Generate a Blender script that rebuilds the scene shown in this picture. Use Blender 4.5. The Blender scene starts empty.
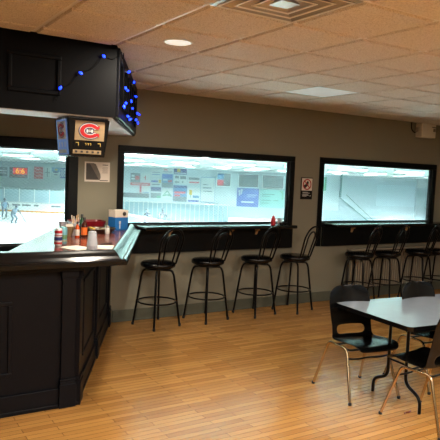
import bpy, bmesh, math, random
from mathutils import Vector, Matrix
random.seed(7)
C = bpy.context.scene.collection
PI = math.pi
R = math.radians

# ------------------------------------------------------------------ helpers
def lin(c):
    return tuple((x/255/12.92 if x/255 <= .04045 else ((x/255+.055)/1.055)**2.4) for x in c)

def mat(name, rgb, rough=.5, metal=0, spec=.5, noise=0, nscale=20, bump=0, bscale=200, emit=None, estr=0, coat=0):
    m = bpy.data.materials.new(name); m.use_nodes = True
    nt = m.node_tree; b = nt.nodes['Principled BSDF']
    c = lin(rgb)
    b.inputs['Base Color'].default_value = (*c, 1)
    b.inputs['Roughness'].default_value = rough
    b.inputs['Metallic'].default_value = metal
    b.inputs['Specular IOR Level'].default_value = spec
    b.inputs['Coat Weight'].default_value = coat
    if noise:
        tc = nt.nodes.new('ShaderNodeTexCoord')
        n = nt.nodes.new('ShaderNodeTexNoise'); n.inputs['Scale'].default_value = nscale; n.inputs['Detail'].default_value = 4
        r = nt.nodes.new('ShaderNodeMapRange'); r.inputs['To Min'].default_value = 1-noise; r.inputs['To Max'].default_value = 1+noise
        mx = nt.nodes.new('ShaderNodeMix'); mx.data_type = 'RGBA'; mx.blend_type = 'MULTIPLY'; mx.inputs[0].default_value = 1
        mx.inputs[6].default_value = (*c, 1)
        nt.links.new(tc.outputs['Object'], n.inputs['Vector'])
        nt.links.new(n.outputs['Fac'], r.inputs['Value']); nt.links.new(r.outputs[0], mx.inputs[7])
        nt.links.new(mx.outputs[2], b.inputs['Base Color'])
    if bump:
        tc = nt.nodes.new('ShaderNodeTexCoord')
        n = nt.nodes.new('ShaderNodeTexNoise'); n.inputs['Scale'].default_value = bscale
        bp = nt.nodes.new('ShaderNodeBump'); bp.inputs['Strength'].default_value = bump; bp.inputs['Distance'].default_value = .002
        nt.links.new(tc.outputs['Object'], n.inputs['Vector']); nt.links.new(n.outputs['Fac'], bp.inputs['Height'])
        nt.links.new(bp.outputs[0], b.inputs['Normal'])
    if emit:
        b.inputs['Emission Color'].default_value = (*lin(emit), 1); b.inputs['Emission Strength'].default_value = estr
    return m

class MB:
    def __init__(s): s.v = []; s.f = []; s.sm = []
    def add(s, vs, fs, smooth=False):
        o = len(s.v); s.v += [tuple(v) for v in vs]; s.f += [tuple(i+o for i in f) for f in fs]; s.sm += [smooth]*len(fs); return s
    def box(s, x0, y0, z0, x1, y1, z1):
        return s.add([(x0,y0,z0),(x1,y0,z0),(x1,y1,z0),(x0,y1,z0),(x0,y0,z1),(x1,y0,z1),(x1,y1,z1),(x0,y1,z1)],
            [(3,2,1,0),(4,5,6,7),(0,1,5,4),(1,2,6,5),(2,3,7,6),(3,0,4,7)])
    def prism(s, poly, z0, z1):                       # polygon in xy, counter-clockwise
        n = len(poly)
        return s.add([(x,y,z0) for x,y in poly]+[(x,y,z1) for x,y in poly],
            [tuple(range(n-1,-1,-1)), tuple(range(n,2*n))]+[(i,(i+1)%n,n+(i+1)%n,n+i) for i in range(n)])
    def frustum(s, a, b):                             # two matching rings
        n = len(a)
        return s.add(list(a)+list(b), [tuple(range(n-1,-1,-1)), tuple(range(n,2*n))]+[(i,(i+1)%n,n+(i+1)%n,n+i) for i in range(n)])
    def tube(s, pts, r, n=8, closed=False, cap=True):
        P = [Vector(p) for p in pts]; m = len(P); rings = []; prev = None
        rs = r if isinstance(r, (list, tuple)) else [r]*m
        for i in range(m):
            if closed: t = P[(i+1)%m]-P[i-1]
            else: t = P[min(i+1,m-1)]-P[max(i-1,0)]
            t.normalize()
            if prev is None:
                u = t.orthogonal().normalized()
            else:
                u = (prev - t*prev.dot(t))
                u = u.normalized() if u.length > 1e-6 else t.orthogonal().normalized()
            prev = u; w = t.cross(u)
            rings.append([P[i]+(u*math.cos(2*PI*k/n)+w*math.sin(2*PI*k/n))*rs[i] for k in range(n)])
        vs = [v for q in rings for v in q]; fs = []
        for i in range(m if closed else m-1):
            j = (i+1)%m
            off = 0
            if closed and j == 0:                     # best twist for the seam
                off = min(range(n), key=lambda o: (rings[i][0]-rings[0][o]).length)
            for k in range(n):
                fs.append((i*n+k, i*n+(k+1)%n, j*n+(k+1+off)%n, j*n+(k+off)%n))
        s.add(vs, fs, True)
        if cap and not closed:
            s.add(rings[0], [tuple(range(n-1,-1,-1))]); s.add(rings[-1], [tuple(range(n))])
        return s
    def lathe(s, prof, n=20, c=(0,0,0), smooth=True, cap=True):  # profile (radius, z), bottom to top
        vs = []; fs = []
        for r_, z in prof:
            vs += [(c[0]+r_*math.cos(2*PI*k/n), c[1]+r_*math.sin(2*PI*k/n), c[2]+z) for k in range(n)]
        for i in range(len(prof)-1):
            for k in range(n): fs.append((i*n+k, i*n+(k+1)%n, (i+1)*n+(k+1)%n, (i+1)*n+k))
        s.add(vs, fs, smooth)
        if not cap: return s
        if prof[0][0] > 1e-5: s.add(vs[:n], [tuple(range(n-1,-1,-1))])
        if prof[-1][0] > 1e-5: s.add(vs[-n:], [tuple(range(n))])
        return s
    def build(s, name, m, parent=None, bevel=0, loc=None, rotz=None):
        me = bpy.data.meshes.new(name); me.from_pydata(s.v, [], s.f); me.update()
        for p, q in zip(me.polygons, s.sm): p.use_smooth = q
        me.materials.append(m)
        o = bpy.data.objects.new(name, me); C.objects.link(o)
        if parent: o.parent = parent
        if loc: o.location = loc
        if rotz is not None: o.rotation_euler.z = rotz
        if bevel:
            b = o.modifiers.new('bevel', 'BEVEL'); b.width = bevel; b.segments = 2; b.limit_method = 'ANGLE'
        return o

def tag(o, label, cat, group=None):
    o['label'] = label; o['category'] = cat
    if group: o['group'] = group
    return o
def thing(name, label, cat, loc=(0,0,0), rotz=0, group=None):
    o = bpy.data.objects.new(name, None); C.objects.link(o); o.empty_display_size = .1
    o.location = loc; o.rotation_euler = (0,0,rotz)
    return tag(o, label, cat, group)
def struct(o): o['kind'] = 'structure'; return o
def dup(root, loc, rotz, label, group=None):
    r = root.copy(); C.objects.link(r); r.location = loc; r.rotation_euler = (0,0,rotz); r['label'] = label
    if group: r['group'] = group
    for ch in list(root.children):
        c = ch.copy(); C.objects.link(c); c.parent = r
        for g in list(ch.children):
            d = g.copy(); C.objects.link(d); d.parent = c
    return r
def box(name, m, x0, y0, z0, x1, y1, z1, parent=None, bevel=0):
    return MB().box(x0,y0,z0,x1,y1,z1).build(name, m, parent, bevel)
def text(name, body, m, size, parent, loc, rot, depth=.001):
    cu = bpy.data.curves.new(name, 'FONT'); cu.body = body; cu.size = size; cu.extrude = depth
    cu.align_x = 'CENTER'; cu.align_y = 'CENTER'
    t = bpy.data.objects.new(name, cu); C.objects.link(t)
    dg = bpy.context.evaluated_depsgraph_get()
    me = bpy.data.meshes.new_from_object(t.evaluated_get(dg))
    bpy.data.objects.remove(t)
    o = bpy.data.objects.new(name, me); C.objects.link(o); me.materials.clear(); me.materials.append(m)
    o.parent = parent; o.location = loc; o.rotation_euler = rot
    return o
def fillet(pts, r, n=5):                              # rounds the corners of an open path
    P = [Vector(p) for p in pts]; out = [P[0]]
    for i in range(1, len(P)-1):
        a = (P[i-1]-P[i]); b = (P[i+1]-P[i]); d = min(r, a.length*.49, b.length*.49)
        A = P[i]+a.normalized()*d; B = P[i]+b.normalized()*d
        for k in range(n+1):
            t = k/n; out.append(A*(1-t)**2+P[i]*2*t*(1-t)+B*t*t)
    out.append(P[-1]); return out

# ------------------------------------------------------------------ key dimensions
D = 6.5256        # y of the window wall
CEIL = 2.77
GX, GY, T = 2.3565, 2.9886, .6096     # ceiling grid
XL, XR, YB = -3.2, 9.6, -3.4          # room extents
WT = .07                              # wall thickness

# ------------------------------------------------------------------ materials
M = {}
M['wall'] = mat('wall_paint', (130,126,109), .75, noise=.03, nscale=3, bump=.05)
M['black'] = mat('charcoal_paint', (12,13,19), .45, spec=.16, noise=.06, nscale=5)
M['bulk'] = mat('bulkhead_shaded_black_paint', (5,5,7), .5, spec=.08)  # black paint, set darker still to stand in for weaker lamp light
M['frame'] = mat('frame_paint', (5,8,10), .4, spec=.2)
M['rail'] = mat('black_lacquer', (9,9,10), .2, spec=.4)
M['bartop'] = mat('mahogany_bar_top', (104,54,46), .17, noise=.15, nscale=6, spec=.6)
M['metalblk'] = mat('black_powder_coat', (4,4,5), .28, spec=.22)
M['vinyl'] = mat('black_vinyl', (6,6,7), .25, spec=.4)
M['plastic'] = mat('black_plastic', (7,7,7), .26, spec=.35)
M['brass'] = mat('bronze_tube', (205,178,138), .2, 1)
M['chrome'] = mat('chrome', (210,210,212), .12, 1)
M['rubber'] = mat('rubber', (18,18,18), .7)
M['white'] = mat('white_paint', (205,205,200), .5)
M['whitepl'] = mat('white_plastic', (215,210,198), .4)
M['paper'] = mat('paper', (222,212,200), .7)
M['ink'] = mat('ink', (40,38,38), .6)
M['photo_grey'] = mat('photo_grey', (108,98,88), .5, noise=.4, nscale=18)
M['photo_dark'] = mat('photo_dark', (62,58,55), .5, noise=.3, nscale=30)
M['red'] = mat('red', (170,22,32), .4)
M['darkred'] = mat('dark_red_plastic', (110,14,24), .35)
M['tan'] = mat('tan_panel', (146,124,92), .45)
M['blue'] = mat('blue_card', (28,105,175), .5)
M['navy'] = mat('navy', (22,34,96), .5)
M['steel'] = mat('tray_steel', (150,140,128), .3, 1)
M['wood'] = mat('light_wood', (200,160,110), .5)
M['gold'] = mat('gold_ink', (190,160,80), .5)
M['base'] = mat('baseboard_paint', (84,86,73), .55, noise=.15, nscale=8)
M['laminate'] = mat('grey_laminate', (140,154,168), .2, noise=.05, nscale=14, spec=.3)
M['radiator'] = mat('radiator_enamel', (160,150,130), .5)
M['clearplastic'] = mat('clear_plastic', (235,238,245), .25); M['clearplastic'].node_tree.nodes['Principled BSDF'].inputs['Transmission Weight'].default_value = .55
M['sauce'] = mat('hot_sauce', (188,70,20), .25)
M['brownglass'] = mat('brown_sauce', (60,24,12), .15)
M['redsauce'] = mat('ketchup_red', (190,30,34), .3)
M['led'] = mat('blue_led', (40,80,255), .4, emit=(20,50,255), estr=6)
M['cord'] = mat('dark_cord', (7,8,9), .8, spec=.1)
M['lampglow'] = mat('downlight_lens', (255,220,180), .5, emit=(255,206,150), estr=2)
M['lens'] = mat('frosted_lens', (225,230,228), .35, emit=(255,240,220), estr=.55)
M['perf'] = mat('diffuser_metal', (206,202,196), .25, .45)
M['soffit'] = mat('soffit_paint', (226,229,234), .5)
M['lampblue'] = mat('lamp_side_blue', (120,150,195), .35, emit=(96,140,215), estr=.28)

def glass_mat():
    m = bpy.data.materials.new('window_glass'); m.use_nodes = True; nt = m.node_tree; nt.nodes.clear()
    o = nt.nodes.new('ShaderNodeOutputMaterial'); mx = nt.nodes.new('ShaderNodeMixShader')
    t = nt.nodes.new('ShaderNodeBsdfTransparent'); t.inputs[0].default_value = (.96,.99,.985,1)
    g = nt.nodes.new('ShaderNodeBsdfGlossy'); g.inputs['Roughness'].default_value = .02
    fr = nt.nodes.new('ShaderNodeFresnel'); fr.inputs[0].default_value = 1.25
    nt.links.new(fr.outputs[0], mx.inputs[0]); nt.links.new(t.outputs[0], mx.inputs[1]); nt.links.new(g.outputs[0], mx.inputs[2])
    nt.links.new(mx.outputs[0], o.inputs[0]); return m
M['glass'] = glass_mat()

def floor_mat():
    m = bpy.data.materials.new('maple_strip_floor'); m.use_nodes = True; nt = m.node_tree; b = nt.nodes['Principled BSDF']
    N = nt.nodes.new; L = nt.links.new
    tc = N('ShaderNodeTexCoord')
    br = N('ShaderNodeTexBrick'); br.offset = .37; br.offset_frequency = 2
    br.inputs['Scale'].default_value = 1; br.inputs['Brick Width'].default_value = .62; br.inputs['Row Height'].default_value = .057
    br.inputs['Mortar Size'].default_value = .0016; br.inputs['Mortar Smooth'].default_value = .3; br.inputs['Bias'].default_value = 0
    br.inputs['Color1'].default_value = (*lin((188,138,74)),1); br.inputs['Color2'].default_value = (*lin((160,113,57)),1)
    br.inputs['Mortar'].default_value = (*lin((74,46,22)),1)
    L(tc.outputs['Object'], br.inputs['Vector'])
    mp = N('ShaderNodeMapping'); mp.inputs['Scale'].default_value = (2.2,38,1); L(tc.outputs['Object'], mp.inputs[0])
    n1 = N('ShaderNodeTexNoise'); n1.inputs['Scale'].default_value = 1.6; n1.inputs['Detail'].default_value = 6; L(mp.outputs[0], n1.inputs['Vector'])
    n2 = N('ShaderNodeTexNoise'); n2.inputs['Scale'].default_value = 1.1; n2.inputs['Detail'].default_value = 3; L(tc.outputs['Object'], n2.inputs['Vector'])
    r1 = N('ShaderNodeMapRange'); r1.inputs['To Min'].default_value = .74; r1.inputs['To Max'].default_value = 1.24; L(n1.outputs['Fac'], r1.inputs['Value'])
    r2 = N('ShaderNodeMapRange'); r2.inputs['To Min'].default_value = .82; r2.inputs['To Max'].default_value = 1.16; L(n2.outputs['Fac'], r2.inputs['Value'])
    m1 = N('ShaderNodeMix'); m1.data_type='RGBA'; m1.blend_type='MULTIPLY'; m1.inputs[0].default_value=1
    m2 = N('ShaderNodeMix'); m2.data_type='RGBA'; m2.blend_type='MULTIPLY'; m2.inputs[0].default_value=1
    L(br.outputs['Color'], m1.inputs[6]); L(r1.outputs[0], m1.inputs[7]); L(m1.outputs[2], m2.inputs[6]); L(r2.outputs[0], m2.inputs[7])
    L(m2.outputs[2], b.inputs['Base Color'])
    n3 = N('ShaderNodeTexNoise'); n3.inputs['Scale'].default_value = 3; L(tc.outputs['Object'], n3.inputs['Vector'])
    r3 = N('ShaderNodeMapRange'); r3.inputs['To Min'].default_value = .17; r3.inputs['To Max'].default_value = .30; L(n3.outputs['Fac'], r3.inputs['Value'])
    L(r3.outputs[0], b.inputs['Roughness'])
    bp = N('ShaderNodeBump'); bp.inputs['Strength'].default_value = .12; bp.inputs['Distance'].default_value = .002; bp.invert = True
    L(br.outputs['Fac'], bp.inputs['Height']); L(bp.outputs[0], b.inputs['Normal'])
    b.inputs['Specular IOR Level'].default_value = .5
    return m
M['floor'] = floor_mat()
def tile_mat():
    m = mat('mineral_fibre_tile', (214,204,190), .9, bump=.5, bscale=160)
    nt = m.node_tree; b = nt.nodes['Principled BSDF']; N = nt.nodes.new; L = nt.links.new
    tc = N('ShaderNodeTexCoord'); n = N('ShaderNodeTexNoise'); n.inputs['Scale'].default_value = 130; n.inputs['Detail'].default_value = 2
    L(tc.outputs['Object'], n.inputs['Vector'])
    cr = N('ShaderNodeValToRGB'); cr.color_ramp.elements[0].position = .36; cr.color_ramp.elements[1].position = .5
    cr.color_ramp.elements[0].color = (*lin((186,174,158)),1); cr.color_ramp.elements[1].color = (*lin((224,216,205)),1)
    L(n.outputs['Fac'], cr.inputs[0]); L(cr.outputs[0], b.inputs['Base Color'])
    return m
M['tile'] = tile_mat()
M['tbar'] = mat('ceiling_grid_enamel', (226,224,220), .3)

# ------------------------------------------------------------------ room shell
fl = struct(MB().box(XL,YB,-.1,XR,D,0).build('floor', M['floor']))
# windows in the back wall: x0,x1,z0,z1 of the openings
WIN = [(-1.6,2.09,.95,2.0), (2.75,5.23,1.165,2.02), (5.85,8.245,1.165,2.03)]
def wall_with_holes(name, y0, y1, x0, x1, z0, z1, holes):
    mb = MB(); x = x0
    for a,b,c,d in holes:
        mb.box(x,y0,z0,a,y1,z1); mb.box(a,y0,z0,b,y1,c); mb.box(a,y0,d,b,y1,z1); x = b
    mb.box(x,y0,z0,x1,y1,z1)
    return struct(mb.build(name, M['wall']))
wall_with_holes('wall_back', D, D+WT, XL-.2, XR+.2, -.1, CEIL+.3, WIN)
struct(box('wall_left', M['wall'], XL-.2, YB, -.1, XL, D, CEIL+.3))
struct(box('wall_right', M['wall'], XR, YB, -.1, XR+.2, D, CEIL+.3))
struct(box('wall_front', M['wall'], XL-.2, YB-.2, -.1, XR+.2, YB, CEIL+.3))
b_ = MB().box(2.66,D-.016,0,XR,D,.14).box(2.66,D-.022,.0,XR,D,.02)
struct(b_.build('baseboard_back', M['base'], bevel=.004))

# ceiling: tegular lay-in tiles hanging a little below a metal grid
CX = range(math.ceil((XL-GX)/T)-1, math.ceil((XR-GX)/T)); CY = range(math.ceil((YB-GY)/T)-1, math.ceil((D-GY)/T))
LIGHT_CELLS = {(3,3)}; VENT = {(-1,-1)}
LAMPS = [(0.6,1.2),(2.7,.5),(4.7,.8),(6.6,.2),(1.6,-1.7),(4.9,-1.7)]
mb = MB(); tb = MB()
for i in CX:
    for j in CY:
        x0 = max(GX+i*T, XL); x1 = min(GX+(i+1)*T, XR); y0 = max(GY+j*T, YB); y1 = min(GY+(j+1)*T, D)
        if x1-x0 < .05 or y1-y0 < .03 or (i,j) in LIGHT_CELLS or (i,j) in VENT: continue
        e = .014; g = .027; zb = CEIL-.011; zt = CEIL+.006
        a = [(x0+e,y0+e,zt),(x1-e,y0+e,zt),(x1-e,y1-e,zt),(x0+e,y1-e,zt)]
        b = [(x0+g,y0+g,zb),(x1-g,y0+g,zb),(x1-g,y1-g,zb),(x0+g,y1-g,zb)]
        mb.add(a+b, [(4,7,6,5),(0,4,5,1),(1,5,6,2),(2,6,7,3),(3,7,4,0),(0,1,2,3)])
ce = struct(mb.build('ceiling', M['tile']))
mb = MB()
for i in CX:
    x = GX+i*T
    if XL < x < XR: mb.box(x-.0135,YB,CEIL+.001,x+.0135,D,CEIL+.02)
for j in CY:
    y = GY+j*T
    if YB < y < D: mb.box(XL,y-.0135,CEIL+.0015,XR,y+.0135,CEIL+.02)
mb.box(XL,D-.024,CEIL-.001,XR,D,CEIL+.02)
g = struct(mb.build('ceiling_grid', M['tbar'], ce))
struct(box('ceiling_slab', M['white'], XL-.2, YB-.2, CEIL+.3, XR+.2, D+WT, CEIL+.4, ce))

# window frames, jamb liners and panes
for n,(x0,x1,z0,z1) in enumerate(WIN,1):
    mb = MB(); w = (.11,.075,.08)[n-1]; dp = .022
    lo = z0-.06
    mb.box(x0-w,D-dp,z1,x1+w,D,z1+w); mb.box(x0-w,D-dp,(lo,1.10,.82)[n-1],x0,D,z1); mb.box(x1,D-dp,(lo,1.10,1.10)[n-1],x1+w,D,z1)
    mb.box(x0,D-dp,lo,x1,D,z0)
    # liner inside the opening
    t = .008
    mb.box(x0,D,z0,x0+t,D+WT,z1); mb.box(x1-t,D,z0,x1,D+WT,z1); mb.box(x0+t,D,z1-t,x1-t,D+WT,z1); mb.box(x0+t,D,z0,x1-t,D+WT,z0+t)
    # stop bead holding the pane
    mb.box(x0+t,D+.02,z0+t,x0+t+.007,D+.04,z1-t); mb.box(x1-t-.007,D+.02,z0+t,x1-t,D+.04,z1-t)
    mb.box(x0+t,D+.02,z1-t-.007,x1-t,D+.04,z1-t); mb.box(x0+t,D+.02,z0+t,x1-t,D+.04,z0+t+.012)
    fr = struct(mb.build('window_%d'%n, M['frame'], bevel=.003))
    struct(MB().box(x0+t,D+.04,z0+t,x1-t,D+.048,z1-t).build('glass_pane', M['glass'], fr))

# ------------------------------------------------------------------ window counters
def wall_counter(x0, x1, label, brackets, ax0, ax1):
    t = thing('window_counter', label, 'counter', ((x0+x1)/2, D, 0), group=None)
    h = (x1-x0)/2
    mb = MB().box(-h,-.31,1.115,h,-.0225,1.16)
    mb.build('counter_top', M['rail'], t, bevel=.012)
    MB().box(ax0-(x0+x1)/2,-.05,.82,ax1-(x0+x1)/2,-.0225,1.115).build('apron', M['frame'], t, bevel=.004)
    for bx in brackets:
        b = MB()
        prof = [(-.052,1.114),(-.052,1.02),(-.068,1.02),(-.08,1.04),(-.09,1.07),(-.13,1.085),(-.13,1.114)]
        vs = [(bx-(x0+x1)/2-.014,y,z) for y,z in prof]+[(bx-(x0+x1)/2+.014,y,z) for y,z in prof]; n=len(prof)
        b.add(vs, [tuple(range(n)), tuple(range(2*n-1,n-1,-1))]+[(i,n+i,n+(i+1)%n,(i+1)%n) for i in range(n)])
        b.build('bracket', M['wood'], t, bevel=.003)
    return t
wall_counter(2.92, 5.17, 'black counter shelf under the window above the four left barstools', (3.35,4.25,4.66), 2.80, 5.30)
wall_counter(5.90, 8.62, 'black counter shelf under the right window showing the staircase wall', (6.42,7.62), 5.86, 8.56)

# ------------------------------------------------------------------ bar counter
bar = thing('bar_counter', 'charcoal panelled bar with raised black rail and reddish brown top', 'bar', (0,0,0))
P0 = Vector((1.475,4.31)); P1 = Vector((2.60,6.50)); sd = (P1-P0).normalized(); sn = Vector((sd.y,-sd.x))   # outward normal of angled side
YF = 4.32; XB = -2.6
def side(s, o): q = P0+sd*s+sn*o; return (q.x,q.y)
Ls = (P1-P0).length
# body: front run and angled run
inner_f = YF+.42
def off_line(o): return P0+sn*o
def xin(y, o):                                       # x on the line parallel to the angled side, offset o, at y
    q = off_line(o); return q.x+(y-q.y)*sd.x/sd.y
poly = [(XB,YF),(P0.x-.02,YF),side(.02,0),side(Ls-.01,0),(xin(P1.y-.005,-.42),P1.y-.005),(xin(inner_f,-.42),inner_f),(XB,inner_f)]
MB().prism(poly,0,1.10).build('bar_body', M['black'], bar)
# counter top
ti = 4.80
poly = [(XB,4.275),(xin(4.275,.25),4.275),(xin(6.18,.25),6.18),(xin(6.18,.05),6.18),(xin(D-.03,.05),D-.03),(xin(D-.03,-.58),D-.03),(xin(ti,-.58),ti),(XB,ti)]
MB().prism(poly,1.10,1.135).build('bar_top', M['bartop'], bar)
# moulded rail, swept along front and angled side
prof = [(0,1.09),(0,1.120),(.010,1.132),(.030,1.136),(.052,1.132),(.066,1.136),(.092,1.154),(.116,1.180),(.132,1.194),(.15,1.200),(.168,1.198),(.18,1.186),(.18,1.10),(.05,1.085)]
def rail_poly(o):                                    # outer edge shrunk inwards by o
    yf = 4.16+o; so = .36-o
    return [(XB,yf),(xin(yf,so),yf),(xin(6.19+ (o*.45),so),6.19+o*.45)]
prof = [(o*.72, z) for o,z in prof]
mb = MB(); n = len(prof); rows = [[(x,y,z) for x,y in rail_poly(o)] for o,z in prof]
vs = [rows[i][k] for k in range(3) for i in range(n)]
fs = [(k*n+i,k*n+(i+1)%n,(k+1)*n+(i+1)%n,(k+1)*n+i) for k in range(2) for i in range(n)]
mb.add(vs, [tuple(reversed(f)) for f in fs], False); mb.add(vs[:n], [tuple(range(n))]); mb.add(vs[-n:], [tuple(range(n-1,-1,-1))])
mb.build('bar_rail', M['rail'], bar)
# under-rail apron moulding
mb = MB().prism([(XB,YF-.05),(xin(YF-.05,.05),YF-.05),(xin(6.45,.05),6.45),(xin(6.45,-.1),6.45),(xin(YF+.1,-.1),YF+.1),(XB,YF+.1)],1.045,1.10)
mb.build('cornice', M['black'], bar, bevel=.008)
# base board
mb = MB().prism([(XB,YF-.018),(xin(YF-.018,.018),YF-.018),(xin(6.48,.018),6.48),(xin(6.48,-.1),6.48),(xin(YF+.1,-.1),YF+.1),(XB,YF+.1)],0,.15)
mb.prism([(XB,YF-.026),(xin(YF-.026,.026),YF-.026),(xin(6.48,.026),6.48),(xin(6.48,-.1),6.48),(xin(YF+.1,-.1),YF+.1),(XB,YF+.1)],0,.03)
mb.build('base_board', M['black'], bar, bevel=.004)
def pilaster(axis_pt, along, outw, wdt, name='pilaster'):
    ax = Vector(axis_pt); u = Vector(along); w = Vector(outw)
    def bx(mb, a0, a1, d, z0, z1):
        q = [ax+u*a0-w*.02, ax+u*a1-w*.02, ax+u*a1+w*d, ax+u*a0+w*d]
        q = [(p.x,p.y) for p in q]
        area = sum(q[i][0]*q[(i+1)%4][1]-q[(i+1)%4][0]*q[i][1] for i in range(4))
        mb.prism(q if area > 0 else q[::-1], z0, z1)
    mb = MB(); bx(mb,-wdt/2,wdt/2,.024,.22,.98); p = mb.build(name, M['black'], bar, bevel=.004)
    mb = MB(); bx(mb,-wdt/2-.012,wdt/2+.012,.04,0,.18); bx(mb,-wdt/2-.006,wdt/2+.006,.032,.18,.20); bx(mb,-wdt/2-.01,wdt/2+.01,.036,.205,.22); mb.build('plinth', M['black'], p, bevel=.003)
    mb = MB(); bx(mb,-wdt/2-.006,wdt/2+.006,.032,.98,1.0); bx(mb,-wdt/2-.012,wdt/2+.012,.045,1.0,1.045); mb.build('capital', M['black'], p, bevel=.003)
pilaster((1.408,YF),(1,0),(0,-1),.105)
for s in (.075, 1.2, Ls-.1):
    q = P0+sd*s; pilaster((q.x,q.y), sd, sn, .13)
pilaster((-.35,YF),(1,0),(0,-1),.13)
def panel(ax, u, w, a0, a1, z0, z1, parent=bar, name='panel_moulding', m=None, wd=.03, d=.014):
    ax = Vector((*ax,0)); u = Vector((*u,0)); w = Vector((*w,0)); mb = MB()
    def bar_(b0,b1,c0,c1):
        vs = []
        for dd in (-.004,d):
            for a,z in ((b0,c0),(b1,c0),(b1,c1),(b0,c1)): q = ax+u*a+w*dd; vs.append((q.x,q.y,z))
        mb.add(vs, [(3,2,1,0),(4,5,6,7),(0,1,5,4),(1,2,6,5),(2,3,7,6),(3,0,4,7)])
    bar_(a0,a1,z0,z0+wd); bar_(a0,a1,z1-wd,z1); bar_(a0,a0+wd,z0+wd,z1-wd); bar_(a1-wd,a1,z0+wd,z1-wd)
    return mb.build(name, m or M['black'], parent, bevel=.005)
panel((0,YF),(1,0),(0,-1),.02,1.0,.29,.84)
panel((0,YF),(1,0),(0,-1),-2.2,-.55,.29,.84)
panel((P0.x,P0.y),sd,sn,.30,1.0,.29,.92)
panel((P0.x,P0.y),sd,sn,1.4,2.15,.29,.92)

# ------------------------------------------------------------------ bulkhead over the bar
bk = thing('overhead_bulkhead', 'black panelled bulkhead boxed under the ceiling above the bar', 'bulkhead', (0,0,0))
B0 = Vector((1.775,4.40)); B1 = Vector((2.875,D-.005)); bd = (B1-B0).normalized(); bn = Vector((bd.y,-bd.x)); Lb = (B1-B0).length
BZ = 2.205
bin_ = B0-bn*.5
def bxin(y,o): q = B0+bn*o; return q.x+(y-q.y)*bd.x/bd.y
outer = [(XB,4.40),(B0.x,4.40),(B1.x,B1.y),(bxin(B1.y,-.42),B1.y),(bxin(4.85,-.42),4.85),(XB,4.85)]
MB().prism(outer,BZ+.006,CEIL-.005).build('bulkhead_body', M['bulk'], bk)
MB().prism([(XB,4.42),(B0.x-.02,4.42),(B1.x-.03,B1.y-.0),(bxin(B1.y,-.41),B1.y),(bxin(4.84,-.41),4.84),(XB,4.84)],BZ,BZ+.006).build('soffit', M['soffit'], bk)
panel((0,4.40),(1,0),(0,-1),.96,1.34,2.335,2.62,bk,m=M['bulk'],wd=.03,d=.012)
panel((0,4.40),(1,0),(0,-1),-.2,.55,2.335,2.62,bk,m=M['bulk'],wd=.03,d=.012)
# angled side: raised frame with vertical bars
panel((B0.x,B0.y),bd,bn,.02,Lb-.06,BZ+.02,CEIL-.02,bk,'louvre_frame',M['black'],wd=.07,d=.02)
for k in range(7):
    s = .27+k*.3
    q = B0+bd*s; q2 = q+bd*.08
    mb = MB(); vs = []
    for dd in (-.004,.034):
        for p_,z in ((q,BZ+.13),(q2,BZ+.13),(q2,CEIL-.12),(q,CEIL-.12)): w = p_+bn*dd; vs.append((w.x,w.y,z))
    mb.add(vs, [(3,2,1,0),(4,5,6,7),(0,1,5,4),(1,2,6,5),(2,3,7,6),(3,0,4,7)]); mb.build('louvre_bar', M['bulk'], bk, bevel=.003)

# blue string lights on the bulkhead
sl = thing('string_lights', 'string of small blue lights draped over the black bulkhead', 'string lights', (0,0,0))
def bs(s,o,z): q = B0+bd*s+bn*o; return (q.x,q.y,z)
bulbs = [(1.329,4.375,2.387),(1.484,4.375,2.514),(1.66,4.375,2.661)]
path = [(1.30,4.385,2.31)]+[(x,4.385,z+.02) for x,y,z in bulbs]+[bs(0.02,.03,2.72)]
pts2 = [(.05,2.70),(.12,2.31),(.20,2.47),(.30,2.36),(.437,2.482),(.478,2.643),(.56,2.275),(.80,2.27),(.921,2.446),(1.115,2.402),(1.198,2.661),(1.575,2.572),(1.677,2.341),(1.866,2.427),(2.05,2.337),(2.25,2.45)]
path += [bs(s,.045,z+.02) for s,z in pts2]
sm_path = []
for a,b in zip(path[:-1],path[1:]):
    for k in range(4):
        t = k/4; sm_path.append((a[0]+(b[0]-a[0])*t, a[1]+(b[1]-a[1])*t, a[2]+(b[2]-a[2])*t-.05*math.sin(PI*t)))
sm_path.append(path[-1])
MB().tube(sm_path,.0025,5).build('cord', M['cord'], sl)
bl = MB().lathe([(.004,-.012),(.009,-.006),(.0105,.004),(.007,.014),(.003,.018)],8)
b0 = bl.build('bulb', M['led'], sl); b0.location = bulbs[0]; b0.rotation_euler = (.5,.4,0)
for q in bulbs[1:]+[bs(s,.055,z) for s,z in pts2[1:]]:
    o = b0.copy(); C.objects.link(o); o.parent = sl; o.location = q; o.rotation_euler = (random.uniform(-1.2,1.2),random.uniform(-1.2,1.2),0)

# puck light under the soffit above the bar top
pk_ = thing('puck_light','small round puck light under the bulkhead soffit above the bar','ceiling light',(2.05,5.42,BZ))
MB().lathe([(.030,-.012),(.034,-.014),(.038,-.010),(.04,0)],20,cap=False).build('trim_ring', M['steel'], pk_)
MB().lathe([(.033,-.010),(.0,-.009)],20).build('lens', M['lampglow'], pk_)
L_ = bpy.data.lights.new('puck_lamp','SPOT'); L_.energy=60; L_.spot_size=R(160); L_.spot_blend=.5; L_.shadow_soft_size=.03; L_.color=(1,.86,.68)
lo = bpy.data.objects.new('puck_lamp',L_); C.objects.link(lo); lo.location=(2.05,5.42,BZ-.03)

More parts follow.
